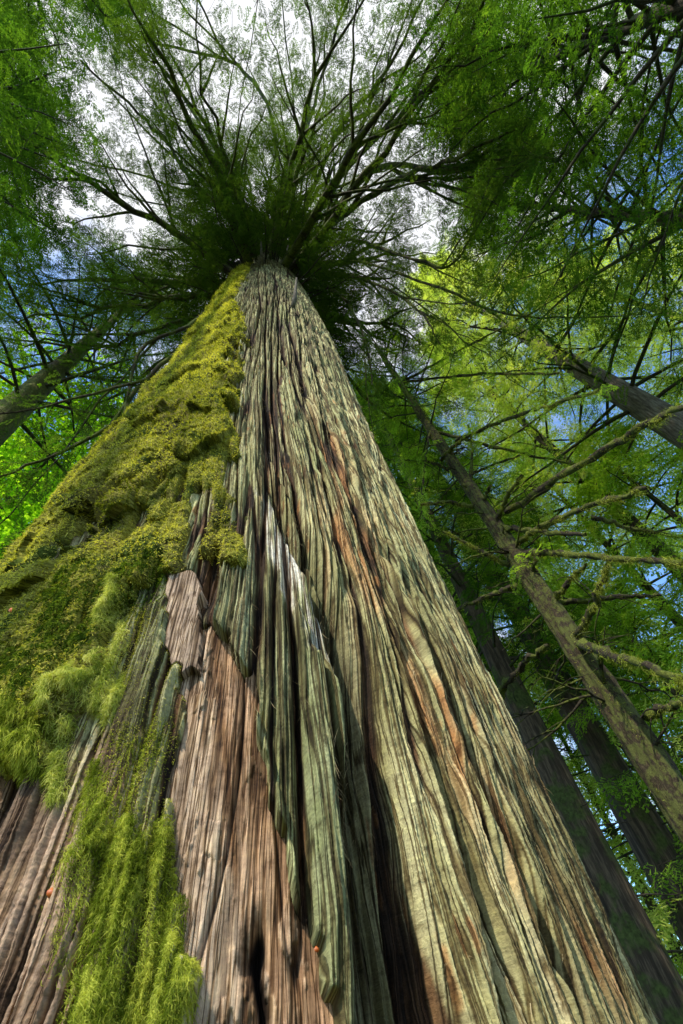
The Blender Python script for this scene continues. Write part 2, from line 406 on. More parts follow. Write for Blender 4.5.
# ---- bark colour
def c3(*c): return np.array(c, np.float32)[None, None]
def mx(a, b, m): return a + (b - a) * m[..., None]
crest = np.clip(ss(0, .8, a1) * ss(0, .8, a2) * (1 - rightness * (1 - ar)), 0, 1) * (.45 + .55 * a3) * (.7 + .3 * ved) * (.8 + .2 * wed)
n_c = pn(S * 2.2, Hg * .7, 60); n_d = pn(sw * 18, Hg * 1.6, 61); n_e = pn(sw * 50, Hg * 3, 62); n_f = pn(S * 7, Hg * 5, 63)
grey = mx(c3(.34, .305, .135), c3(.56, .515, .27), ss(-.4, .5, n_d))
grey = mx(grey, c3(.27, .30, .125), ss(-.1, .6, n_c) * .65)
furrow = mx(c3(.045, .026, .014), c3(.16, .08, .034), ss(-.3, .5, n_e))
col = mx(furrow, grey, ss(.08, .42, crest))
# fibrous orange inner bark shows in strips, more towards the lower right
low = ss(9, 3, Hg)
orange_px = line_s([(640, 1024), (560, 900), (500, 790), (455, 700), (420, 640), (385, 560)])
dor = S - (np.interp(Hg, *orange_px) - .24)
om = np.exp(-(dor / .17) ** 2) * ss(7, 4, Hg)
n_o = pn(sw * 9, Hg * .35, 66)
om = np.clip(om * 1.1 * ss(-.1, .3, n_d) + .4 * low * rightness * ss(.45, .6, n_o) * ss(-.1, .4, n_e), 0, 1) * (1 - .6 * upper)
col = mx(col, mx(c3(.45, .19, .06), c3(.62, .33, .14), ss(-.3, .5, n_e)), om * ss(.15, .6, 1 - crest * .6) * .9)
brown = ss(5.0, 2.2, Hg) * ss(.1, .5, S) * ss(-.35, .35, n_c + .6 * n_d)
col = mx(col, mx(c3(.15, .085, .035), c3(.27, .17, .08), ss(-.3, .4, n_e)), brown * .45)
spk = ss(.45, .6, pn(sw * 60, Hg * 5, 64)) * ss(0, .3, pn(S * 3, Hg * 1.2, 65)) * (1 - upper)
col = mx(col, c3(.40, .18, .06), spk * .7)
# green algae and lichen between the bare wood and the cleft, and left of the bare wood
lich = polymask([hit(*p) for p in [(120, 590), (165, 560), (240, 560), (262, 500), (300, 620), (340, 720), (352, 900), (352, 1060), (330, 1040), (262, 700), (225, 640), (165, 640), (160, 780), (112, 760), (105, 640)]], .06)
col = mx(col, mx(c3(.13, .145, .065), c3(.27, .285, .15), ss(-.3, .5, n_f + .5 * n_e)), lich * .6 * ss(.05, .5, crest))
fade = ss(10, 20, Hg)
col = mx(col, mx(c3(.22, .22, .075), c3(.33, .33, .13), ss(-.3, .4, n_d)), (fade * .3 + .45 * ss(6, 12, Hg)) * ss(.1, .5, crest))
col = mx(col, c3(.68, .63, .53), m_sunstreak * ss(-.5, .2, n_e) * ss(.02, .15, crest))  # bright sun streak put into the bark colour
# lower left: pinkish grey weathered ribs
pk = polymask([hit(*p) for p in [(0, 770), (45, 760), (60, 800), (110, 720), (125, 760), (130, 900), (110, 1060), (0, 1060)]] + [(-3.2, hit(0, 1060)[1]), (-3.2, hit(0, 770)[1])], .05)
col = mx(col, mx(c3(.21, .13, .085), c3(.46, .31, .215), ss(-.3, .4, n_d)), pk * .95 * ss(.05, .4, crest))
leftm = ss(.10, -.25, S + .9) 
col = mx(col, mx(c3(.09, .09, .025), c3(.20, .20, .06), ss(-.4, .4, n_f + .5 * n_d)), ss(-.55, -.85, S) * ss(-.5, .2, n_f + n_c) * .75 * ss(hit(0, 800)[1], hit(0, 740)[1], Hg))
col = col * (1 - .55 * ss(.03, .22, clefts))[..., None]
col = np.clip(col, .008, .9)

def pos(r, sl=None, z=None):
    A = Ag if sl is None else Ag[sl]; H = Hg if z is None else z
    return AX[None, None] * np.array([1, 1, 0]) + r[..., None] * (np.cos(A)[..., None] * TOCAM + np.sin(A)[..., None] * RIGHT) + H[..., None] * np.array([0, 0, 1.0])
grain = np.stack([sw, sw * 0, Hg], -1)

idx = np.arange(NR * NC).reshape(NR, NC)
def gfaces(keep=None):
    q = np.stack([idx[:-1, :-1], idx[:-1, 1:], idx[1:, 1:], idx[1:, :-1]], -1)
    if keep is not None: q = q[keep[:-1, :-1] | keep[1:, 1:]]
    return q.reshape(-1, 4)
def submesh(name, P, keep, mat, parent, attrs):
    f = gfaces(keep); used, inv = np.unique(f, return_inverse=True)
    return raw_mesh(name, P.reshape(-1, 3)[used], inv.reshape(-1, 4), mat, parent,
                    {k: a.reshape(-1, a.shape[-1])[used] if a.ndim == 3 else a.ravel()[used] for k, a in attrs.items()})

GIANT = thing('giant_cedar', 'huge cedar with furrowed bark, mossy left side and bare wood patch, filling the middle', 'tree', (AX[0], AX[1], 0))
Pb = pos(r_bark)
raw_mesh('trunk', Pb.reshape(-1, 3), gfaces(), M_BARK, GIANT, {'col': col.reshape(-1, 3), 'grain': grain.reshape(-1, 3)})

# ---- bare wood
ws, wh = line_s([(185, 700), (200, 760), (215, 830), (232, 920), (250, 1024)])[::-1]
wr = ss(-.05, .10, S - np.interp(Hg, wh, ws))             # right half is darker, redder
cw = mx(mx(c3(.29, .195, .125), c3(.54, .39, .27), ss(-.4, .5, g1 + .5 * g3)), mx(c3(.21, .10, .04), c3(.48, .26, .13), ss(-.3, .5, g1 + .4 * g3)), wr * .65)
cw = mx(cw, c3(.62, .44, .29), ss(.12, .25, chip) * .75 * ss(-.1, .4, pn(S * 6, Hg * 2, 76)))
st, sh = line_s([(200, 640), (204, 690), (208, 760), (213, 840), (222, 920)])[::-1]
cw = mx(cw, c3(.62, .46, .31), np.exp(-((S - np.interp(Hg, sh, st)) / .018) ** 2) * ss(-.4, .2, g1) * .8)
cw = mx(cw, c3(.17, .075, .025), np.exp(-((S - np.interp(Hg, sh, st) - .045) / .014) ** 2) * .8 * ss(-.2, .2, g3 + .2))
cw = mx(cw, c3(.045, .025, .015), ss(.02, .0, np.abs(pn(sw * 7, Hg * .5, 78))) * .9)
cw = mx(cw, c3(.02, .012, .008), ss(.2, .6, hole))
cw = np.clip(cw, .008, .9)
submesh('exposed_wood', pos(r_wood), m_wood > .02, M_WOOD, GIANT, {'col': cw, 'grain': grain})
# the slab of dead wood above it
cp = np.clip(mx(c3(.27, .185, .125), c3(.46, .33, .235), ss(-.4, .5, g1 + .4 * g3)), .01, .9)
submesh('wood_slab', pos(r_pl), m_plate > .25, M_WOOD, GIANT, {'col': cp, 'grain': grain})

# ---- moss sheet on the left flank
bh, bs = line_s([(236, 296), (247, 325), (240, 365), (236, 410), (240, 450), (246, 490), (243, 530), (238, 560), (205, 585), (168, 580), (150, 600), (135, 650), (120, 700)])
lowb = hit(118, 735)[1]
edge = np.interp(Hg, bh, bs) + .14 * pn(S * 3, Hg * 1.5, 80) + .09 * pn(Hg * 4, S * 11, 81)
lump1, lump2, lid, ldy = voro(S * 3.6 + .8 * pn(S * 2, Hg * 1.2, 85) + .25 * pn(S * 9, Hg * 5, 185), Hg * 2.2 + .9 * pn(S * 2, Hg * 1.2, 86) + .25 * pn(S * 9, Hg * 5, 186), 82)
k1, k2, kid, kdy = voro(S * 10 + .5 * pn(S * 9, Hg * 5, 87), Hg * 6 + .5 * pn(S * 8, Hg * 5, 187), 83)
patch = pn(S * 2.0, Hg * .9, 88) + .5 * pn(S * 5.5, Hg * 2.4, 89)
gone = polymask([hit(*p) for p in [(60, 760), (105, 690), (118, 610), (140, 590), (165, 575), (165, 800), (60, 800)]], .06)
mossm = ss(.03, -.10, S - edge) * ss(lowb - 1.1 , lowb + .25, Hg + .35 * patch)
mossm = mossm * ss(-.55, -.1, .7 * patch + .45 * pn(S * 7, Hg * 1.6, 194) + .35 * pn(S * 14, Hg * 5, 94) + .35 * ss(hit(100, 600)[1], hit(100, 440)[1], Hg) - .9 * gone - .17 + .45 * (a1 * a2 - .6)) * ss(22, 18, Hg)
gone2 = polymask([hit(*p) for p in [(0, 775), (40, 765), (66, 750), (110, 700), (165, 690), (190, 1090), (0, 1090)]] + [(-3.6, hit(0, 1090)[1]), (-3.6, hit(0, 700)[1])], .10)
mossm = mossm * (1 - gone2) * (1 - m_plate) * (1 - m_wood) * ss(-2.9, -2.6, S)
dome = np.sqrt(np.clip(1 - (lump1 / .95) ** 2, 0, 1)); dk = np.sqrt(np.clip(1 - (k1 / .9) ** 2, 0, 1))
th = (.012 + .14 * dome * lid ** 1.5 + .06 * dk * (.3 + .7 * kid) + .010 * pn(S * 40, Hg * 30, 90) + .006 * pn(S * 90, Hg * 70, 91))
near = ss(12, 5, Hg)
th = th * (.75 + .25 * near)
r_moss = base + .045 * f0 - .085 + .4 * (.085 * a1 + .058 * a2) + th * mossm - .10 * (1 - ss(0, .35, mossm))
zm = Hg - .45 * th * mossm * (.6 + .4 * lid)
cm = mx(c3(.08, .11, .015), c3(.33, .31, .05), ss(.2, .95, dome * .6 + dk * .4))  # lit lump tops and shaded hollows painted into the moss colour
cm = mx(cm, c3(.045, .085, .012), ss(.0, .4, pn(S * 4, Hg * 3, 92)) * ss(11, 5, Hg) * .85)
cm = mx(cm, c3(.09, .065, .03), ss(-.05, .4, pn(S * 2.2, Hg * 1.1, 192)) * .55)
cm = mx(cm, c3(.16, .12, .045), ss(.25, .6, pn(S * 12, Hg * 9, 93)) * .5)
Pm = pos(r_moss, z=zm)
keepm = mossm > .04
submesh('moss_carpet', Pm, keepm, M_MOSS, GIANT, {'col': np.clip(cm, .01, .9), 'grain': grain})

# ---- blades of moss
def vnormals(P):
    dr = np.gradient(P, axis=0); dc = np.gradient(P, axis=1)
    n = np.cross(dc, dr); n /= np.linalg.norm(n, axis=-1, keepdims=True) + 1e-12
    out = P - AX * np.array([1, 1, 0]); out[..., 2] = 0
    s = np.sign((n * out).sum(-1, keepdims=True)); return n * np.where(s == 0, 1, s)

def blades(name, P, N, L, W, mat, parent, down=.8, jit=.5, curl=.5, vv=None, seg=2):
    """tapered two-segment ribbons growing out of P along N, then drooping"""
    n = len(P)
    d = N + rng.normal(0, jit, (n, 3)); d[:, 2] -= down * .4; d /= np.linalg.norm(d, axis=1)[:, None]
    d2 = d + rng.normal(0, curl, (n, 3)); d2[:, 2] -= down; d2 /= np.linalg.norm(d2, axis=1)[:, None]
    view = (P - CAM); view /= np.linalg.norm(view, axis=1)[:, None]
    side = np.cross(d + rng.normal(0, .5, (n, 3)), view + rng.normal(0, .6, (n, 3))); side /= np.linalg.norm(side, axis=1)[:, None] + 1e-9
    L = L[:, None]; W = W[:, None]
    m = P + d * L * .45; e = m + d2 * L * .55
    V = np.stack([P - side * W, P + side * W, m + side * W * .7, m - side * W * .7, e], 1)
    i = np.arange(n)[:, None] * 5
    q = i + np.array([[0, 1, 2, 3]]); t = i + np.array([[3, 2, 4]])
    v = rng.random(n) if vv is None else vv
    return raw_mesh(name, V.reshape(-1, 3), [q, t], mat, parent, {'v': np.repeat(v, 5)}, smooth=False)

def pick(mask, n, P):
    """grid vertices drawn at random in proportion to mask x surface area"""
    e1 = np.linalg.norm(np.gradient(P, axis=0), axis=-1) * np.linalg.norm(np.gradient(P, axis=1), axis=-1)
    dist = np.linalg.norm(P - CAM, axis=-1)
    w = (mask * e1 / np.maximum(dist, 1.5) ** 1.3 * (np.abs(Ag) < 1.45)).ravel(); c = np.cumsum(w); c /= c[-1]
    return np.searchsorted(c, rng.random(n))
Nm = vnormals(Pm).reshape(-1, 3); Pmf = Pm.reshape(-1, 3)
k = pick(np.where(keepm, mossm ** 1.5 * (.2 + dome * .4 + dk * .5), 0), 190000, Pm)
dst = np.linalg.norm(Pmf[k] - CAM, axis=1)
lum = (dome * .6 + dk * .4 + .55 * pn(S * 3, Hg * 1.6, 292) + .3 * pn(S * 9, Hg * 5, 293)).ravel()[k]  # blades on lump tops coloured brighter, like light catching them
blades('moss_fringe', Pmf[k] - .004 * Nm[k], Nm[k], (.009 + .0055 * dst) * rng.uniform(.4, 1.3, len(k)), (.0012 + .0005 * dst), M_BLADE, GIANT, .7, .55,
       vv=np.clip(lum * .7 + rng.normal(.1, .18, len(k)), 0, 1))

def clump(name, pxpoly, n, L, W, mat, out=.03, down=1.2, jit=.6, curl=.5, lift=0.0, soft=.05, lumps=.05, dens=None, flow=False):
    m = polymask([hit(*p) if isinstance(p, tuple) and len(p) == 2 else p for p in pxpoly], soft)
    q1, q2, qi, qy = voro(S * 6 + .9 * pn(S * 4, Hg * 3, 197), Hg * 3 + .9 * pn(S * 4, Hg * 3, 198), 97)
    rr = np.maximum(r_bark, np.where(keepm, r_moss, 0)) + m * (lift + lumps * np.sqrt(np.clip(1 - q1 ** 2, 0, 1)) * (.3 + qi))
    P = pos(rr); Nn = vnormals(P).reshape(-1, 3)
    w = m * (.15 + ss(-.3, .4, pn(S * 9, Hg * 4, 98) + (0 if dens is None else dens)))
    k = pick(w, n, P); p = P.reshape(-1, 3)[k]
    u = rng.random(len(k)) ** 1.5
    p = p - Nn[k] * (u[:, None] * (lift + lumps) * .8)
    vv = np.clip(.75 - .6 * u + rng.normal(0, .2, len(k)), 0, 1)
    if flow:
        a_ = p @ RIGHT; c_ = pn(a_ * 22, p[:, 2] * 12, 301); e_ = pn(a_ * 9, p[:, 2] * 5, 302); f_n = pn(a_ * 50, p[:, 2] * 6, 303)
        Nn = Nn.copy(); Nn[k] = Nn[k] * (.35 + .25 * e_)[:, None] + RIGHT * ((c_ + e_) * .9)[:, None] + np.array([0, 0, -.5])
        vv = np.clip(vv + .45 * f_n + .3 * c_, 0, 1)
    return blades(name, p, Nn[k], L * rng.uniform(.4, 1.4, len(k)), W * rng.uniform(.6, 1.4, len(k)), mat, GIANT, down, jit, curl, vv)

clump('dark_moss_tuft', [(58, 590), (84, 572), (102, 590), (100, 625), (80, 655), (50, 650), (45, 620)], 16000, .022, .002, M_DKMOSS, down=.9, lumps=.02, lift=.0, jit=.5, soft=.13, flow=True)
clump('dark_moss_tuft', [(0, 668), (26, 655), (40, 690), (20, 730), (0, 745)], 14000, .022, .0018, M_DKMOSS, down=.9, lumps=.02, lift=.0, jit=.5, soft=.13, flow=True)
clump('dark_moss_tuft', [(130, 572), (152, 560), (160, 575), (140, 600), (128, 592)], 6000, .025, .002, M_DKMOSS, down=.9, lumps=.02, lift=.0, jit=.5, soft=.13, flow=True)
clump('hanging_moss', [(113, 592), (121, 590), (120, 630), (116, 690), (108, 715), (86, 703), (68, 712), (62, 780), (54, 785), (52, 740), (40, 716), (66, 688), (98, 672), (108, 640)], 30000, .034, .0008, M_HANG, down=1.3, lumps=.02, lift=.03, curl=1.1, jit=.55, soft=.03, flow=True)
clump('feather_moss', [(78, 800), (92, 775), (112, 815), (135, 835), (156, 840), (163, 900), (178, 950), (196, 1000), (204, 1090), (70, 1090), (74, 980), (66, 880)], 120000, .019, .0007, M_FEATHER, down=1.1, lumps=.035, lift=.015, curl=1.1, jit=.6, soft=.06, flow=True)
clump('feather_moss', [(8, 700), (40, 712), (50, 745), (42, 775), (10, 765)], 12000, .03, .001, M_FEATHER, down=1.2, lumps=.03, lift=.05, soft=.05, jit=.3, flow=True)
clump('feather_moss', [(122, 740), (155, 720), (158, 800), (150, 840), (120, 830)], 6000, .015, .0009, M_FEATHER, down=1.2, lumps=.01, lift=.0, soft=.08)

clump('lichen_crust', [(122, 600), (165, 600), (165, 700), (160, 850), (135, 850), (112, 780), (118, 680)], 22000, .007, .0011, M_BLADE, down=.7, lumps=.008, lift=.0, jit=.8, soft=.08)


bare_ = (1 - m_wood) * (1 - m_plate) * np.where(keepm & (mossm > .3), 0, 1) * (1 - pk * .5)
M_FIB = leaf_mat('bark_fibres', (.10, .06, .03), (.25, .19, .10), (.46, .36, .20), .1, 6)
for cnt, msk, L0, L1, nw in ((9000, bare_ * ss(.05, .6, crest) * ss(-.1, .3, pn(S * 5, Hg * 2, 67)), .02, .09, .35), (2500, bare_ * spk + bare_ * om * .3, .01, .035, .9)):
    k = pick(msk, cnt, Pb); Nb = vnormals(Pb).reshape(-1, 3)[k]; sg = np.where(rng.random(len(k)) < .75, -1.0, 1.0)
    dd = np.clip(np.linalg.norm(Pb.reshape(-1, 3)[k] - CAM, axis=1), 1.5, 9) / 4
    dr = Nb * nw + np.array([0, 0, 1.0]) * sg[:, None] * (1 - nw * .6)
    blades('bark_fibre', Pb.reshape(-1, 3)[k], dr, rng.uniform(L0, L1, len(k)) * dd ** .5, rng.uniform(.0006, .0022, len(k)) * dd ** .7, M_FIB, GIANT, .2, .15, .2)

# ------------------------------------------------------------------ foliage templates
def frond(seed, nlat=13, nsub=5, wid=.02, flat=.12):
    """unit-length conifer spray along +x, side twigs in xy, drooping a little"""
    r = np.random.default_rng(seed); V = []; Fc = []
    def leaf(p, d, L, w, up):
        s = np.cross(d, up); s /= np.linalg.norm(s) + 1e-9
        b = len(V) * 4
        V.append(np.array([p, p + d * L * .45 + s * w, p + d * L, p + d * L * .45 - s * w])); Fc.append([b, b + 1, b + 2, b + 3])
    for i in range(nlat):
        t = .08 + .9 * i / (nlat - 1); base_ = np.array([t, 0, -.18 * t * t])
        for sd in (-1, 1):
            L = (.42 * (1 - t) ** .7 * min(1, t * 5 + .35) + .05) * r.uniform(.7, 1.2); a = R_(r.uniform(42, 62))
            d = np.array([math.cos(a), sd * math.sin(a), r.uniform(-flat, flat) - .12]); d /= np.linalg.norm(d)
            up = np.array([r.normal(0, .25), r.normal(0, .25), 1.0])
            leaf(base_, d, L, wid * .5, up)
            for j in range(nsub):
                q = (j + 1) / (nsub + .6)
                for s2 in (-1, 1):
                    a2 = a + s2 * R_(r.uniform(35, 60)); dd = np.array([math.cos(a2), sd * math.sin(a2), r.uniform(-.3, .15)]); dd /= np.linalg.norm(dd)
                    leaf(base_ + d * L * q, dd, L * .42 * (1 - q * .6) * r.uniform(.7, 1.2) + .015, wid * r.uniform(.5, 1), up + r.normal(0, .3, 3))
    leaf(np.array([.9, 0, -.16]), np.array([1, 0, -.3]), .15, wid, np.array([0, 0, 1.]))
    return np.concatenate(V).astype(np.float32), np.array(Fc)
FR_HI = [frond(s, 12, 4, .016) for s in range(4)]
FR_MD = [frond(s + 20, 9, 2, .026) for s in range(4)]
FR_LO = [frond(s + 40, 6, 1, .042) for s in range(4)]

class Crown:
    def __init__(s): s.P = []; s.Dr = []; s.L = []; s.v = []
    def add(s, P, Dr, L, v): s.P.append(P); s.Dr.append(Dr); s.L.append(L); s.v.append(v)
    def build(s, name, mat, parent, tmpl, keep=1.0, margin=.15):
        if not s.P: return None
        P = np.array(s.P); Dr = np.array(s.Dr); L = np.array(s.L); v = np.array(s.v)
        m = in_view(P, margin) & (rng.random(len(P)) < keep)
        q = P - AX; rr = np.hypot(q[:, 0], q[:, 1]); m &= rr > np.interp(P[:, 2], RH, RR) + .1
        P, Dr, L, v = P[m], Dr[m], L[m], v[m]
        if not len(P): return None
        Dr = Dr / np.linalg.norm(Dr, axis=1)[:, None]
        up = np.tile([0, 0, 1.], (len(P), 1)) + rng.normal(0, .35, (len(P), 3))
        Y = np.cross(up, Dr); Y /= np.linalg.norm(Y, axis=1)[:, None]; Z = np.cross(Dr, Y)
        Vs = []; Fs = []; vs = []; n = 0
        ch = rng.integers(0, len(tmpl), len(P))
        for t, (TV, TF) in enumerate(tmpl):
            w = ch == t
            if not w.any(): continue
            M = np.stack([Dr[w], Y[w], Z[w]], 1) * L[w][:, None, None]
            X = np.einsum('vk,nkj->nvj', TV, M) + P[w][:, None]
            Vs.append(X.reshape(-1, 3)); Fs.append((TF[None] + (np.arange(w.sum()) * len(TV))[:, None, None] + n).reshape(-1, 4))
            vs.append((v[w][:, None] + np.repeat(rng.normal(0, .06, (w.sum(), len(TV) // 4)), 4, axis=1)).ravel()); n += X.shape[0] * X.shape[1]
        global NFACE
        NFACE += sum(len(f) for f in Fs)
        return raw_mesh(name, np.concatenate(Vs), np.concatenate(Fs), mat, parent, {'v': np.clip(np.concatenate(vs), 0, 1)}, smooth=False)
NFACE = 0

def limb_foliage(cr, mb, C, r0, nside, sl, nfr, fl, droop=.35, start=.25, twig=True, v0=.5, spread=(45, 80)):
    """side twigs and sprays along the limb curve C (n,3)"""
    n = len(C); L = np.linalg.norm(np.diff(C, axis=0), axis=1).sum()
    vis = in_view(C, .4)
    if not vis.any(): return
    for i in range(nside):
        t = start + (1 - start) * (i + random.random() * .8) / nside; t = min(t, .995)
        x = t * (n - 1); k = min(int(x), n - 2)
        if not (vis[k] or vis[k + 1]): continue
        p = C[k] + (C[k + 1] - C[k]) * (x - k)
        T = C[k + 1] - C[k]; T = T / np.linalg.norm(T)
        sd = -1 if i % 2 else 1; a = R_(random.uniform(*spread)) * sd
        h = np.array([T[0] * math.cos(a) - T[1] * math.sin(a), T[0] * math.sin(a) + T[1] * math.cos(a), T[2] * .4 + random.uniform(-.25, .12)])
        h /= np.linalg.norm(h)
        l = sl * random.uniform(.55, 1.2) * (1 - .65 * t)
        tt = np.linspace(0, 1, 5)[:, None]
        Q = p + h * l * tt + np.array([0, 0, -1.]) * l * droop * tt ** 2 + np.array([T[0], T[1], 0]) * l * .25 * tt ** 2
        if twig: mb.tube(Q, np.linspace(max(r0 * .22 * (1 - .6 * t), .005), .003, 5), 3)
        for j in range(nfr):
            u = (j + random.random()) / nfr; xx = u * 3.99; kk = int(xx); pp = Q[kk] + (Q[kk + 1] - Q[kk]) * (xx - kk)
            tq = Q[kk + 1] - Q[kk]; tq = tq / np.linalg.norm(tq); b = R_(random.uniform(15, 65)) * (1 if j % 2 else -1)
            d = np.array([tq[0] * math.cos(b) - tq[1] * math.sin(b), tq[0] * math.sin(b) + tq[1] * math.cos(b), tq[2] + random.uniform(-.45, .05)])
            cr.add(pp, d, fl * random.uniform(.6, 1.25), v0 + random.gauss(0, .15))
    # the tip itself
    T = C[-1] - C[-2]; cr.add(C[-1], T / np.linalg.norm(T), fl, v0)

def limb_curve(p0, az, L, up, droop, n=9, wob=.05, tipup=.15):
    t = np.linspace(0, 1, n)
    w = np.cumsum(np.random.default_rng(random.randrange(10 ** 6)).normal(0, wob, n)) * L * .35 * t
    dx = np.array([math.sin(az), math.cos(az), 0]); sx = np.array([math.cos(az), -math.sin(az), 0])
    z = L * (up * t - droop * t ** 2 + tipup * t ** 4)
    return p0 + dx * (L * t)[:, None] + sx * w[:, None] + np.array([0, 0, 1.]) * z[:, None]

# ------------------------------------------------------------------ giant cedar: limbs and foliage
def giant_radius(h): return float(np.interp(h, RH, RR)) - .12
cr_in = Crown(); twigs = MB()
def giant_limb(C, r0, k=6, mat=None):
    mb = MB(); n = len(C)
    mb.tube(C, np.linspace(1, .12, n) * r0, k, .10, random.randrange(9999))
    return mb.build('branch', mat or M_LIMB, GIANT)
NB = 74
for i in range(NB):
    u = i / NB; h = 18.2 + 15 * u ** 1.15
    az = i * 2.39996 + random.uniform(-.3, .3)
    L = (7.6 - 3.2 * u) * random.uniform(.75, 1.2); up = .15 + .75 * u + random.uniform(-.1, .15)
    # the limbs nearest the viewer rise and spread; those behind hang lower
    r = giant_radius(h)
    p0 = np.array([AX[0] + math.sin(az) * r, AX[1] + math.cos(az) * r, h])
    C = limb_curve(p0, az, L, up, .35, 12, .09)
    mb = MB(); mb.tube(C, np.linspace(1, .12, 12) * random.uniform(.10, .17), 6, .10, i)
    # two or three forks
    for q in range(4):
        t = random.uniform(.25, .7); kk = int(t * 11); T = C[kk + 1] - C[kk]; a = R_(random.choice([-1, 1]) * random.uniform(22, 50))
        az2 = math.atan2(T[0], T[1]) + a
        C2 = limb_curve(C[kk], az2, L * (1 - t) * random.uniform(.6, .95), T[2] / np.linalg.norm(T) + .1, .25, 9, .09)
        mb.tube(C2, np.linspace(.055, .008, 9), 4)
        limb_foliage(cr_in, mb, C2, .03, 11, L * .2, 4, .4, v0=.5, start=.35)
    limb_foliage(cr_in, mb, C, .06, 16, L * .22, 4, .4, v0=.5, start=.5)
    mb.build('branch', M_LIMB, GIANT)
# the skirt of short leafy shoots round the base of the crown
for i in range(150):
    az = random.uniform(0, 6.283); h = random.uniform(16.6, 24); r = giant_radius(h)
    p0 = np.array([AX[0] + math.sin(az) * r, AX[1] + math.cos(az) * r, h])
    C = limb_curve(p0, az, random.uniform(1.2, 3.2), random.uniform(.0, .9), .6, 7, .15)
    twigs.tube(C, np.linspace(.022, .006, 7), 4)
    limb_foliage(cr_in, twigs, C, .03, 9, 1.0, 4, .5, v0=.25, start=.05)

# limbs that the photo shows one by one, drawn through their pixels at their own distances
def px_limb(pts, r0, parent, mat, k=6, n=14, end=.15, name='branch', rough=.12, foliage=None, forks=0):
    C = spline([at(*p) for p in pts], n); C[1:-1] += rng.normal(0, .25 * r0, C[1:-1].shape)
    mb = MB(); mb.tube(C, np.linspace(1, end, n) * r0, k, rough, random.randrange(9999))
    for q in range(forks):
        t = random.uniform(.18, .75); kk = int(t * (n - 1)); T = C[kk + 1] - C[kk]; Lr = np.linalg.norm(np.diff(C[kk:], axis=0), axis=1).sum(); T = T / np.linalg.norm(T)
        a2 = math.atan2(T[0], T[1]) + R_(random.choice([-1, 1]) * random.uniform(20, 48))
        C2 = limb_curve(C[kk], a2, math.hypot(T[0], T[1]) * Lr * random.uniform(.6, 1.0) + .8, T[2] / max(.3, math.hypot(T[0], T[1])) * .8, .2, 10, .12)
        mb.tube(C2, np.linspace(r0 * (1 - .7 * t) * .7, .008, 10), 5, .1, q)
        limb_foliage(foliage[0], mb, C2, .03, 14, 1.1, 4, .4, v0=.5, start=.25)
    if foliage: limb_foliage(foliage[0], mb, C, *foliage[1], **foliage[2])
    mb.build(name, mat, parent)
    return C
def cedar_anchor(px, py): return (px, py, D - 1.0)
named = [
 [(285, 238, 3.0), (272, 120, 3.8), (248, 76, 4.6), (215, 56, 5.3), (150, 42, 6.3), (85, 8, 7.2)],
 [(262, 236, 3.0), (232, 180, 3.4), (182, 95, 4.3), (145, 58, 5.2), (88, -5, 6.4)],
 [(258, 240, 3.0), (200, 190, 3.5), (168, 145, 4.2), (137, 112, 4.8), (80, 60, 6.0)],
 [(280, 235, 2.8), (300, 150, 3.2), (313, 70, 4.2), (305, -10, 5.6)],
 [(285, 235, 2.8), (302, 150, 3.3), (322, 78, 4.2), (352, -8, 5.6)],
 [(292, 238, 2.8), (338, 132, 3.8), (382, 78, 4.8), (425, -5, 6.2)],
 [(300, 240, 2.8), (350, 165, 3.6), (420, 95, 5.0), (475, 20, 6.6), (490, -20, 7)],
 [(305, 245, 2.8), (380, 190, 4.0), (450, 160, 5.2), (515, 130, 6.5)],
 [(308, 248, 2.8), (370, 172, 4.0), (450, 172, 5.4), (500, 150, 6.5), (560, 160, 7.4)],
 [(250, 262, 3.4), (200, 215, 4.2), (140, 200, 5.0), (72, 178, 6.2)],
 [(240, 282, 3.2), (190, 298, 4.0), (130, 296, 5.0), (92, 284, 5.6)],
 [(232, 290, 3.0), (190, 340, 3.8), (140, 385, 4.6), (105, 428, 5.2), (40, 462, 6.0), (-10, 482, 6.6)],
 [(236, 286, 3.0), (190, 325, 3.8), (140, 350, 4.6), (118, 440, 5.0), (60, 520, 5.6), (0, 550, 6.2)],
 [(308, 262, 3.2), (360, 262, 4.2), (430, 285, 5.4), (500, 312, 6.6), (560, 318, 7.6), (645, 314, 9)],
 [(310, 270, 3.2), (350, 275, 4.0), (390, 290, 4.6), (425, 318, 5.2), (440, 345, 5.6)],
 [(312, 278, 3.2), (345, 300, 3.8), (365, 340, 4.2), (372, 385, 4.6)],
 [(300, 255, 3.2), (350, 240, 4.0), (420, 262, 5.0), (455, 262, 5.6), (480, 215, 6.2)],
]
for i, P in enumerate(named):
    C = px_limb(P, (.12 if i < 9 else .06) + .02 * random.random(), GIANT, M_LIMB, 7, 20, .2, forks=4 if i < 9 else 2,
                foliage=(cr_in, (.05, 24 if i >= 9 else 20, 1.0 if i >= 9 else 1.2, 4, .40), dict(v0=.45, start=.25 if i >= 9 else .5, spread=(30, 75))))
cr_in.build('foliage', M_LEAF_NEAR, GIANT, FR_MD, .78)
tag(twigs.build('branch', M_TWIG, GIANT), kind='stuff')
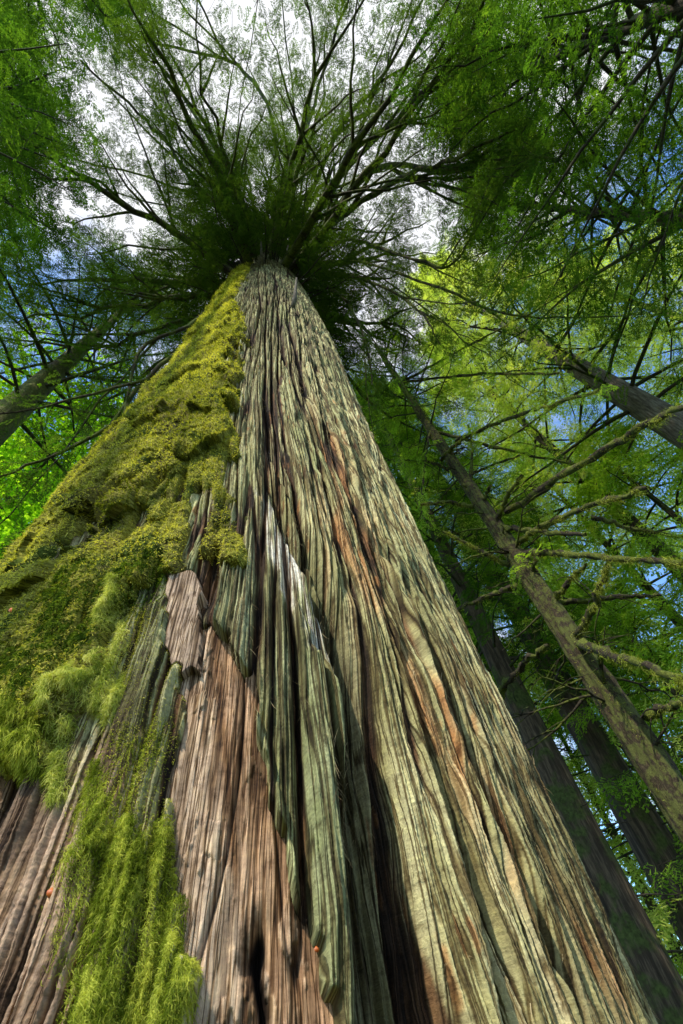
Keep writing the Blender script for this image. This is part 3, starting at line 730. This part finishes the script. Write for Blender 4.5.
# dead stubs on the upper trunk
for (a, b) in (((291, 312), (296, 281)), ((283, 262), (300, 268)), ((262, 262), (285, 256))):
    s_, h_ = hit(*a); al_ = s_ / SREF; rr = float(prof(np.array(al_), h_)) - .05
    p = AX * [1, 1, 0] + rr * (math.cos(al_) * TOCAM + math.sin(al_) * RIGHT) + np.array([0, 0, h_])
    nrm = math.cos(al_) * TOCAM + math.sin(al_) * RIGHT
    mb = MB(); mb.tube(spline([p, p + nrm * .25 + [0, 0, .1], p + nrm * .5 + [0, 0, .9]], 7), np.linspace(.07, .02, 7), 6, .1); mb.build('dead_stub', M_TR_GREY, GIANT)

# ------------------------------------------------------------------ neighbours
def trunk_mesh(name, P0, az_lean, H, r0, r1, mat, parent, ridges=10, depth=.06, n=90, k=40, seed=0, flare=.12, zf=1):
    z = np.linspace(-.1, H, n) ; a = np.linspace(0, 2 * math.pi, k, endpoint=False)
    Z, A = np.meshgrid(z, a, indexing='ij')
    R = r0 + (r1 - r0) * np.clip(Z / H, 0, 1) ** .9 + r0 * flare * np.exp(-np.clip(Z, 0, 99) / 1.2)
    R = R * (1 + depth * pn(A / 6.2832 * 0 + np.cos(A) * ridges * .35 + 7, np.sin(A) * ridges * .35 + Z * .12, seed) + depth * .6 * pn(np.cos(A) * ridges, np.sin(A) * ridges + Z * .35 * zf, seed + 1))
    V = np.stack([P0[0] + R * np.cos(A) + az_lean[0] * Z, P0[1] + R * np.sin(A) + az_lean[1] * Z, Z], -1)
    i = np.arange(n - 1)[:, None] * k; j = np.arange(k)[None]
    Fq = np.stack([i + j, i + (j + 1) % k, i + k + (j + 1) % k, i + k + j], -1).reshape(-1, 4)
    return raw_mesh(name, V.reshape(-1, 3), Fq, mat, parent, {'v': (V[..., 0] * 0 + .5).ravel()})

def conifer(label, az, dist, H, r0, h0, Lmax, nb, tmat, lmat, tmpl, fl=.55, nside=12, nfr=4, keep=1.0, droop=.45, up=.15, v0=.5, dead=0, group='trees standing round the giant cedar', seed=1, name='conifer', sl=.3, azr=None, bare=None, limb=None):
    random.seed(seed)
    P0 = azpos(az, dist); T = thing(name, label, 'tree', P0, group)
    trunk_mesh('trunk', P0, (0, 0), H, r0, .03, tmat, T, seed=seed, n=max(40, int(H * 3)))
    cr = Crown(); tw = MB()
    for i in range(nb):
        u = (i + random.random()) / nb; h = h0 + (H - h0) * u * .97
        a = i * 2.39996 + random.uniform(-.4, .4)
        if azr is not None and random.random() < .85: a = R_(random.uniform(*azr))
        L = Lmax * (1 - u) ** .65 * random.uniform(.7, 1.15) + .4
        C = limb_curve(P0 + [0, 0, h], a, L, up + .4 * u, droop, 9, .06)
        if in_view(C, .2).any():
            mb = MB(); mb.tube(C, np.linspace(.02 + .009 * L, .008, 9), 5, .1, i)
            limb_foliage(cr, mb, C, .03, nside, L * sl, nfr, fl, v0=v0)
            mb.build('branch', limb or M_LIMB_D, T)
    for i in range(dead):
        h = random.uniform(2, h0); a = random.uniform(0, 6.283); C = limb_curve(P0 + [0, 0, h], a, random.uniform(.6, 2.4), .1, .35, 8, .12)
        if in_view(C, .1).any():
            mb = MB(); mb.tube(C, np.linspace(.025, .006, 8), 5, .15, i); mb.build('branch', limb or M_LIMB_D, T)
    cr.build('crown', lmat, T, tmpl, keep)
    return T

exec_neighbours = True
if exec_neighbours:
    # --- slender mossy hemlock right of the cedar
    P0 = azpos(25.2, 8.0); MOSSY = thing('mossy_hemlock', 'slender hemlock trunk with bare moss-fringed limbs, right of the cedar', 'tree', P0)
    trunk_mesh('trunk', P0, (0, 0), 24, .25, .05, M_TR_HEM, MOSSY, ridges=9, depth=.28, n=420, k=48, seed=3, flare=.1, zf=6)
    crm = Crown(); twm = MB(); shm = []
    limbs = [ # pixel path with distances, radius, moss amount
     ([(506,512,8),(575,468,7.2),(640,428,6.4),(690,400,5.9)],.05,1), ([(513,545,8),(560,518,7.2),(648,487,6.2)],.045,1.3),
     ([(521,552,8),(590,556,7.2),(683,563,6.4)],.045,1.3), ([(496,525,8),(505,500,7.6),(523,475,7.2)],.04,.8), ([(481,507,8),(491,485,7.7)],.035,.6),
     ([(501,527,8),(550,532,7.4),(586,534,7)],.035,.5), ([(473,507,8),(450,503,7.6),(421,505,7.1)],.035,.8), ([(516,585,8),(480,600,7.5),(451,612,7.1)],.035,.3),
     ([(508,565,8),(478,550,7.5),(443,532,6.9)],.035,1.2), ([(573,640,8),(595,605,7.3),(608,565,6.8)],.045,1.5), ([(553,602,8),(570,580,7.6),(586,565,7.2)],.035,1.2),
     ([(441,460,8),(455,445,7.7),(471,435,7.4)],.035,.8), ([(436,432,8),(500,448,8.8),(576,465,9.8)],.03,.4), ([(456,440,8),(520,415,7.4),(601,390,6.8)],.03,.8),
     ([(406,380,8),(460,350,8.6),(526,315,9.4)],.03,.5), ([(401,382,8),(470,375,7.6),(561,373,7.2)],.03,.7), ([(556,604,8),(610,598,8.6),(661,595,9.2)],.035,.3),
     ([(591,517,9),(640,530,9.6),(690,538,10)],.03,.6), ([(576,642,8),(612,655,6.8),(650,668,6),(690,684,5.4)],.045,1.6), ([(644,717,8),(665,708,7.5),(690,700,7.1)],.035,.8),
     ([(496,712,9.5),(505,685,9.0),(525,662,8.6),(549,645,8.3)],.05,.2), ([(470,490,8),(472,450,7.9),(468,425,7.8)],.025,.5), ([(430,430,8),(424,470,7.4),(420,520,7.2)],.022,.4),
     ([(449,470,8),(430,462,7.6),(405,460,7.3)],.025,.5), ([(530,580,8),(536,560,7.8),(540,548,7.7)],.03,.5), ([(460,480,8),(480,470,8.4),(520,455,9)],.025,.3)]
    for P, r, mo in limbs:
        C = px_limb(P, r * 1.25 + .018, MOSSY, M_LIMB_M, 7, 22, .5, rough=.26, foliage=(crm, (.03, 12, .8, 3, .38), dict(v0=.6, start=.3)) if r <= .03 else None)
        n = int(2400 * mo * np.linalg.norm(C[-1] - C[0]) ** .8); t = rng.random(n) ** .8 * 20.99; k = t.astype(int)
        p = C[k] + (C[k + 1] - C[k]) * (t - k)[:, None] + rng.normal(0, r * .75, (n, 3)) + [0, 0, -.012]
        keep_ = pn(p[:, 0] * 5 + p[:, 2] * 3, p[:, 1] * 5, 17) > -.02; p = p[keep_]; n = len(p); nn = rng.normal(0, .6, (n, 3)); nn[:, 2] -= .2; nn /= np.linalg.norm(nn, axis=1)[:, None]
        shm.append((p, nn, np.full(n, .022 + .026 * mo) * (1 + 1.8 * (rng.random(n) > .93))))
        if r <= .035:
            for q in range(3):
                kk = random.randrange(4, 14); d = rng.normal(0, 1, 3); d[2] = -abs(d[2]) * .6; d /= np.linalg.norm(d)
                twm.tube(spline([C[kk], C[kk] + d * .25, C[kk] + d * .5 + [0, 0, -.12]], 6), np.linspace(.014, .005, 6), 4)
    p = np.concatenate([s[0] for s in shm]); nn = np.concatenate([s[1] for s in shm]); ll = np.concatenate([s[2] for s in shm])
    blades('limb_moss', p, nn, ll * rng.uniform(.3, 1.2, len(p)), np.full(len(p), .003), M_SHEATH, MOSSY, 1.5, .5)
    # moss fur on the trunk
    n = 22000; zz = rng.uniform(2, 22, n); aa = rng.uniform(0, 6.283, n); r_ = .25 + (.05 - .25) * (zz / 24) ** .9
    q = np.stack([np.cos(aa), np.sin(aa), aa * 0], -1); p = P0 + q * r_[:, None] * 1.0 + np.array([0, 0, 1.]) * zz[:, None]
    w = pn(aa * 3, zz * .9, 5) > .22; blades('trunk_moss', p[w], q[w], rng.uniform(.015, .06, w.sum()), np.full(w.sum(), .0035), M_SHEATH, MOSSY, 1, .5)
    random.seed(15)
    for i in range(34):
        h = random.uniform(3.5, 13.5); a = random.uniform(0, 6.283); L = random.uniform(.3, 1.9)
        C = limb_curve(P0 + [0, 0, h], a, L, random.uniform(-.1, .6), .3, 9, .14)
        mb = MB(); mb.tube(C, np.linspace(.028, .008, 9), 5, .15, i)
        for q in range(5):
            kk = random.randrange(2, 8); C2 = limb_curve(C[kk], a + random.choice([-1, 1]) * random.uniform(.4, 1.2), L * random.uniform(.2, .5), .0, .5, 6, .2)
            mb.tube(C2, np.linspace(.012, .004, 6), 4)
        mb.build('branch', M_LIMB_M, MOSSY)
    random.seed(5)
    for i in range(30):
        h = random.uniform(14.5, 23.5); a = random.uniform(0, 6.283); L = random.uniform(1.4, 3.4)
        C = limb_curve(P0 + [0, 0, h], a, L, .3, .4, 9, .08)
        mb = MB(); mb.tube(C, np.linspace(.035, .008, 9), 5, .1); limb_foliage(crm, mb, C, .03, 9, .9, 3, .42, v0=.5); mb.build('branch', M_LIMB_D, MOSSY)
    tag(twm.build('twig', M_TWIG, MOSSY), kind='stuff'); crm.build('crown', M_LEAF_MID, MOSSY, FR_MD, .8)

    GR = 'trees standing round the giant cedar'
    # trunks the photo shows
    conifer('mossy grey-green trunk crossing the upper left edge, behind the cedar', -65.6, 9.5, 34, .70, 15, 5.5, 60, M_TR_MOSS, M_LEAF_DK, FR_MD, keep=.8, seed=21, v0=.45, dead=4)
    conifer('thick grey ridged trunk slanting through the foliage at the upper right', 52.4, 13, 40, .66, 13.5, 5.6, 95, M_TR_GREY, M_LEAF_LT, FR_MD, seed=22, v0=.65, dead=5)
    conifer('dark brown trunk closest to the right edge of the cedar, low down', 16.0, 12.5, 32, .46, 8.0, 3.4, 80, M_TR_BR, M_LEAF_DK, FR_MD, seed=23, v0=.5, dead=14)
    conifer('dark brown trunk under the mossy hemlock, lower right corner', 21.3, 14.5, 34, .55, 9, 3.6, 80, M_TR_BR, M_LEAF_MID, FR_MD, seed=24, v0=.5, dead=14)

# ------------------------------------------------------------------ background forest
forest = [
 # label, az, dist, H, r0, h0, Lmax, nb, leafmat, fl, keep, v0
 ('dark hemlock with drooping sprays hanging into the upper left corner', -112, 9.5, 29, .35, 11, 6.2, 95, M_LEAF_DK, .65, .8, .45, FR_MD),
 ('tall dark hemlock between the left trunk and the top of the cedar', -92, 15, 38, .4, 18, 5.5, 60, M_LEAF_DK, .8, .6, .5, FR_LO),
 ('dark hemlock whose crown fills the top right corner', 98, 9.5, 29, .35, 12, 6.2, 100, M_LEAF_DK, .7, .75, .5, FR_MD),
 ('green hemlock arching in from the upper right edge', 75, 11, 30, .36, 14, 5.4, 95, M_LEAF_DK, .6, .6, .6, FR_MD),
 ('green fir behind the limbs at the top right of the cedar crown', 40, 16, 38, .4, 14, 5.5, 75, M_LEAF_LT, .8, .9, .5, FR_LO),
 ('light green fir seen through the gap beside the cedar top', 14, 17, 36, .4, 9, 5.5, 80, M_LEAF_LT, .8, .9, .55, FR_LO),  # stands in the cedar's shadow; its sunlit green is painted in
 ('pale fir with sunlight painted into its leaves at the right edge', 64, 19, 34, .4, 9, 6.5, 80, M_LEAF_LT, .85, .8, .6, FR_LO),
 ('fir with sunlight painted into its leaves behind the mossy hemlock limbs', 36, 20, 27, .35, 6, 6.0, 75, M_LEAF_LT, .9, .8, .7, FR_LO),
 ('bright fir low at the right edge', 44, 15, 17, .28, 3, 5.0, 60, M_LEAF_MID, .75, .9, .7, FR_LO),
 ('pale green fir behind the two dark trunks', 24, 18, 22, .3, 3, 5.0, 70, M_LEAF_LT, .8, .9, .5, FR_LO),  # shaded by the cedar, so brightness is put into its leaf colour
 ('pale sapling with painted-in sunlight between the two dark trunks', 18.6, 20, 13, .2, .5, 4.0, 60, M_LEAF_LT, .8, .9, .6, FR_LO),
 ('fir with painted-in sunlight far back at the right edge, below the mossy limbs', 27, 22, 18, .25, .5, 5.0, 70, M_LEAF_LT, .9, .9, .6, FR_LO),
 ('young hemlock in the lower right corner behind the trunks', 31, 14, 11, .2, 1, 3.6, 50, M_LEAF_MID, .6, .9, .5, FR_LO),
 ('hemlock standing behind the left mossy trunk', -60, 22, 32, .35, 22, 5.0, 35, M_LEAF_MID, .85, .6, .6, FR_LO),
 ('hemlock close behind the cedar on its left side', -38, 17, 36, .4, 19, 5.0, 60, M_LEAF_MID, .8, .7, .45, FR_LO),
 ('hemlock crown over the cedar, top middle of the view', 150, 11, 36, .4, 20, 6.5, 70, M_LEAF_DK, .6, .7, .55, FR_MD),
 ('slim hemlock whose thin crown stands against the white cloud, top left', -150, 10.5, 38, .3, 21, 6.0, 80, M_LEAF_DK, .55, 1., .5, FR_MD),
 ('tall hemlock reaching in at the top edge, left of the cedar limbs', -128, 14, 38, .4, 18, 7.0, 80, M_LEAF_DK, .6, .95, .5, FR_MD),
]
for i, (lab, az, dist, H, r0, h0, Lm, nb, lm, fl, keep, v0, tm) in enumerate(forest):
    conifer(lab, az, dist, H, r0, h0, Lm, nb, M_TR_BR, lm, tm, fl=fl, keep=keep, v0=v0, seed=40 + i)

# bright broadleaf maple at the left edge
def maple():
    random.seed(99)
    P0 = azpos(-57.5, 15); T = thing('maple', 'broadleaf maple with bright green sunlit leaves at the left edge', 'tree', P0)
    trunk_mesh('trunk', P0, (0, 0), 22, .25, .10, M_TR_BR, T, seed=9)
    Ps = []
    for i in range(44):
        a = random.uniform(0, 6.283); h = random.uniform(8, 22); L = random.uniform(2.5, 5)
        C = limb_curve(P0 + [0, 0, h], a, L, random.uniform(.5, 1.3), .2, 9, .1)
        mb = MB(); mb.tube(C, np.linspace(.09, .02, 9), 5); mb.build('branch', M_LIMB_D, T)
        for q in range(26):
            kk = random.randrange(3, 9); c = C[kk] + rng.normal(0, .75, 3) * [1, 1, .6]
            m = 34; Ps.append(c + rng.normal(0, 1, (m, 3)) * [.55, .55, .22])
    P = np.concatenate(Ps); P = P[in_view(P, .15)]; n = len(P)
    # five-pointed leaves as little fans
    ang = np.radians([-150, -110, -60, -30, 0, 30, 60, 110, 150]); rad = np.array([.35, .8, .5, 1.0, .55, 1.0, .5, .8, .35]); rad[4] = 1.15
    tv = np.stack([np.cos(ang) * rad, np.sin(ang) * rad, ang * 0], -1); tv = np.vstack([[[-.1, 0, 0]], tv])
    nn = rng.normal(0, .45, (n, 3)); nn[:, 2] += 1; nn /= np.linalg.norm(nn, axis=1)[:, None]
    a = rng.normal(0, 1, (n, 3)); X = np.cross(a, nn); X /= np.linalg.norm(X, axis=1)[:, None]; Y = np.cross(nn, X)
    sc = rng.uniform(.07, .14, n)
    V = P[:, None] + sc[:, None, None] * (tv[None, :, 0:1] * X[:, None] + tv[None, :, 1:2] * Y[:, None])
    tf = np.array([[0, i, i + 1] for i in range(1, 9)])
    Fc = (np.arange(n)[:, None, None] * 10 + tf[None]).reshape(-1, 3)
    raw_mesh('crown', V.reshape(-1, 3), Fc, M_LEAF_MAPLE, T, {'v': np.repeat(rng.random(n), 10)}, smooth=False)
maple()

# ------------------------------------------------------------------ fallen leaves caught in the bark and moss
M_RED, nt = mat_new('fallen_leaf_orange'); o_ = nd(nt, 'ShaderNodeOutputMaterial'); b_ = nd(nt, 'ShaderNodeBsdfPrincipled'); lk(nt, b_.outputs[0], o_.inputs[0])
g_ = nd(nt, 'ShaderNodeNewGeometry'); nz = noise(nt, g_.outputs['Position'], 60, 3); rp = ramp(nt, nz, [(.3, (.28, .04, .008)), (.7, (.62, .17, .02))]); lk(nt, rp.outputs[0], b_.inputs['Base Color'])
def fallen(px, py, size, lab, off=.05):
    s_, h_ = hit(px, py); i = min(np.searchsorted(hrows, h_), NR - 1); j = min(np.searchsorted(acol, s_ / SREF), NC - 1)
    r = max(r_bark[i, j], r_moss[i, j] if keepm[i, j] else 0) + off
    al_ = s_ / SREF; nrm = math.cos(al_) * TOCAM + math.sin(al_) * RIGHT
    p = AX * [1, 1, 0] + r * nrm + np.array([0, 0, h_])
    t = np.linspace(0, 1, 7); w = np.sin(t * math.pi) ** .8 * .36; sd = np.cross(nrm, [0, 0, 1.]) + rng.normal(0, .2, 3); ax = np.array([0, 0, 1.]) * .9 + sd * rng.uniform(-.6, .6)
    V = []
    for ti, wi in zip(t, w):
        c = p + ax * (ti - .5) * size + nrm * .25 * size * math.sin(ti * 3.1)
        V += [c - sd * wi * size, c + nrm * .08 * size, c + sd * wi * size]
    Fq = [[3 * k + a, 3 * k + a + 1, 3 * k + a + 4, 3 * k + a + 3] for k in range(6) for a in (0, 1)]
    o = raw_mesh('fallen_leaf', np.array(V), np.array(Fq), M_RED, None, {}, True)
    tag(o, lab, 'leaf', 'orange leaves caught on the cedar')
fallen(75, 906, .024, 'orange leaf lying in the feathery moss at the bottom left', .11)
fallen(320, 943, .016, 'small orange leaf stuck on bark right of the bare wood patch', .03)
fallen(49, 638, .035, 'orange leaf on dark moss, highest on the left flank', .14)
fallen(20, 686, .03, 'orange leaf on moss by the left edge of the picture', .13)

# ------------------------------------------------------------------ ground
n = 160; r = np.concatenate([np.linspace(0, 30, 100), np.geomspace(31, 900, 60)]); a = np.linspace(0, 2 * math.pi, 121)[:-1]
Rg, Aa = np.meshgrid(r, a, indexing='ij'); X = Rg * np.cos(Aa); Y = Rg * np.sin(Aa)
Zg = .12 * pn(X * .3, Y * .3, 7) + .04 * pn(X * 1.3, Y * 1.3, 8)
i = np.arange(n - 1)[:, None] * 120; j = np.arange(120)[None]
Fq = np.stack([i + j, i + (j + 1) % 120, i + 120 + (j + 1) % 120, i + 120 + j], -1).reshape(-1, 4)
M_GND = wood_mat('forest_floor', (.05, .035, .02), (.10, .07, .04), (.05, .08, .015), .5, 1.2, (1, 1, 1))
tag(raw_mesh('ground', np.stack([X, Y, Zg], -1).reshape(-1, 3), Fq, M_GND), kind='structure')

# ------------------------------------------------------------------ sky, sun, camera
SUN_AZ, SUN_EL = 199.0, 46.0
w = bpy.data.worlds.new('World'); SC.world = w; w.use_nodes = True; nt = w.node_tree; nt.nodes.clear()
out = nd(nt, 'ShaderNodeOutputWorld'); bg = nd(nt, 'ShaderNodeBackground'); lk(nt, bg.outputs[0], out.inputs[0])
sky = nd(nt, 'ShaderNodeTexSky', sky_type='NISHITA'); sky.sun_disc = False; sky.sun_elevation = R_(SUN_EL); sky.sun_rotation = R_(SUN_AZ)
tc = nd(nt, 'ShaderNodeTexCoord'); cn = noise(nt, tc.outputs['Generated'], 2.6, 7, .58)
# a cloud bank round the zenith and broken clouds elsewhere
vm = nd(nt, 'ShaderNodeVectorMath', operation='DOT_PRODUCT'); lk(nt, tc.outputs['Generated'], vm.inputs[0]); zc = ray(300, 60); vm.inputs[1].default_value = tuple(zc)
mr = nd(nt, 'ShaderNodeMapRange'); lk(nt, vm.outputs['Value'], mr.inputs[0]); mr.inputs[1].default_value = .80; mr.inputs[2].default_value = .97; mr.inputs[3].default_value = 0; mr.inputs[4].default_value = .28
ad = nd(nt, 'ShaderNodeMath', operation='ADD'); lk(nt, cn, ad.inputs[0]); lk(nt, mr.outputs[0], ad.inputs[1])
cr_ = ramp(nt, ad.outputs[0], [(.50, (0, 0, 0)), (.64, (1, 1, 1))])
sk = mixc(nt, 1.0, sky.outputs[0], (1.7, 2.3, 2.8), 'MULTIPLY')
cc = mixc(nt, cr_.outputs[0], sk, (8.0, 8.1, 8.4))
lk(nt, cc, bg.inputs[0]); bg.inputs[1].default_value = .135

sd = bpy.data.lights.new('sun', 'SUN'); sd.energy = 5.0; sd.angle = R_(.6); sd.color = (1, .92, .78)
so = bpy.data.objects.new('sun', sd); COL.objects.link(so)
dv = Vector((math.sin(R_(SUN_AZ)) * math.cos(R_(SUN_EL)), math.cos(R_(SUN_AZ)) * math.cos(R_(SUN_EL)), math.sin(R_(SUN_EL))))
so.rotation_euler = dv.to_track_quat('Z', 'Y').to_euler(); so.location = (0, 0, 60)

from mathutils import Matrix
cd = bpy.data.cameras.new('camera'); co = bpy.data.objects.new('camera', cd); COL.objects.link(co); SC.camera = co
cd.sensor_fit = 'VERTICAL'; cd.sensor_height = 36; cd.sensor_width = 24; cd.lens = F / 1024 * 36; cd.clip_end = 3000; cd.clip_start = .05
Mx = Matrix([list(r) for r in ROT]).to_4x4(); Mx.translation = Vector(CAM); co.matrix_world = Mx
cd.dof.use_dof = True; cd.dof.focus_distance = 6.5; cd.dof.aperture_fstop = 8.0
SC.view_settings.view_transform = 'Standard'; SC.view_settings.look = 'None'; SC.view_settings.exposure = 0
SC.cycles.max_bounces = 6; SC.cycles.diffuse_bounces = 3; SC.cycles.transmission_bounces = 3; SC.cycles.transparent_max_bounces = 4
print('foliage faces', NFACE)
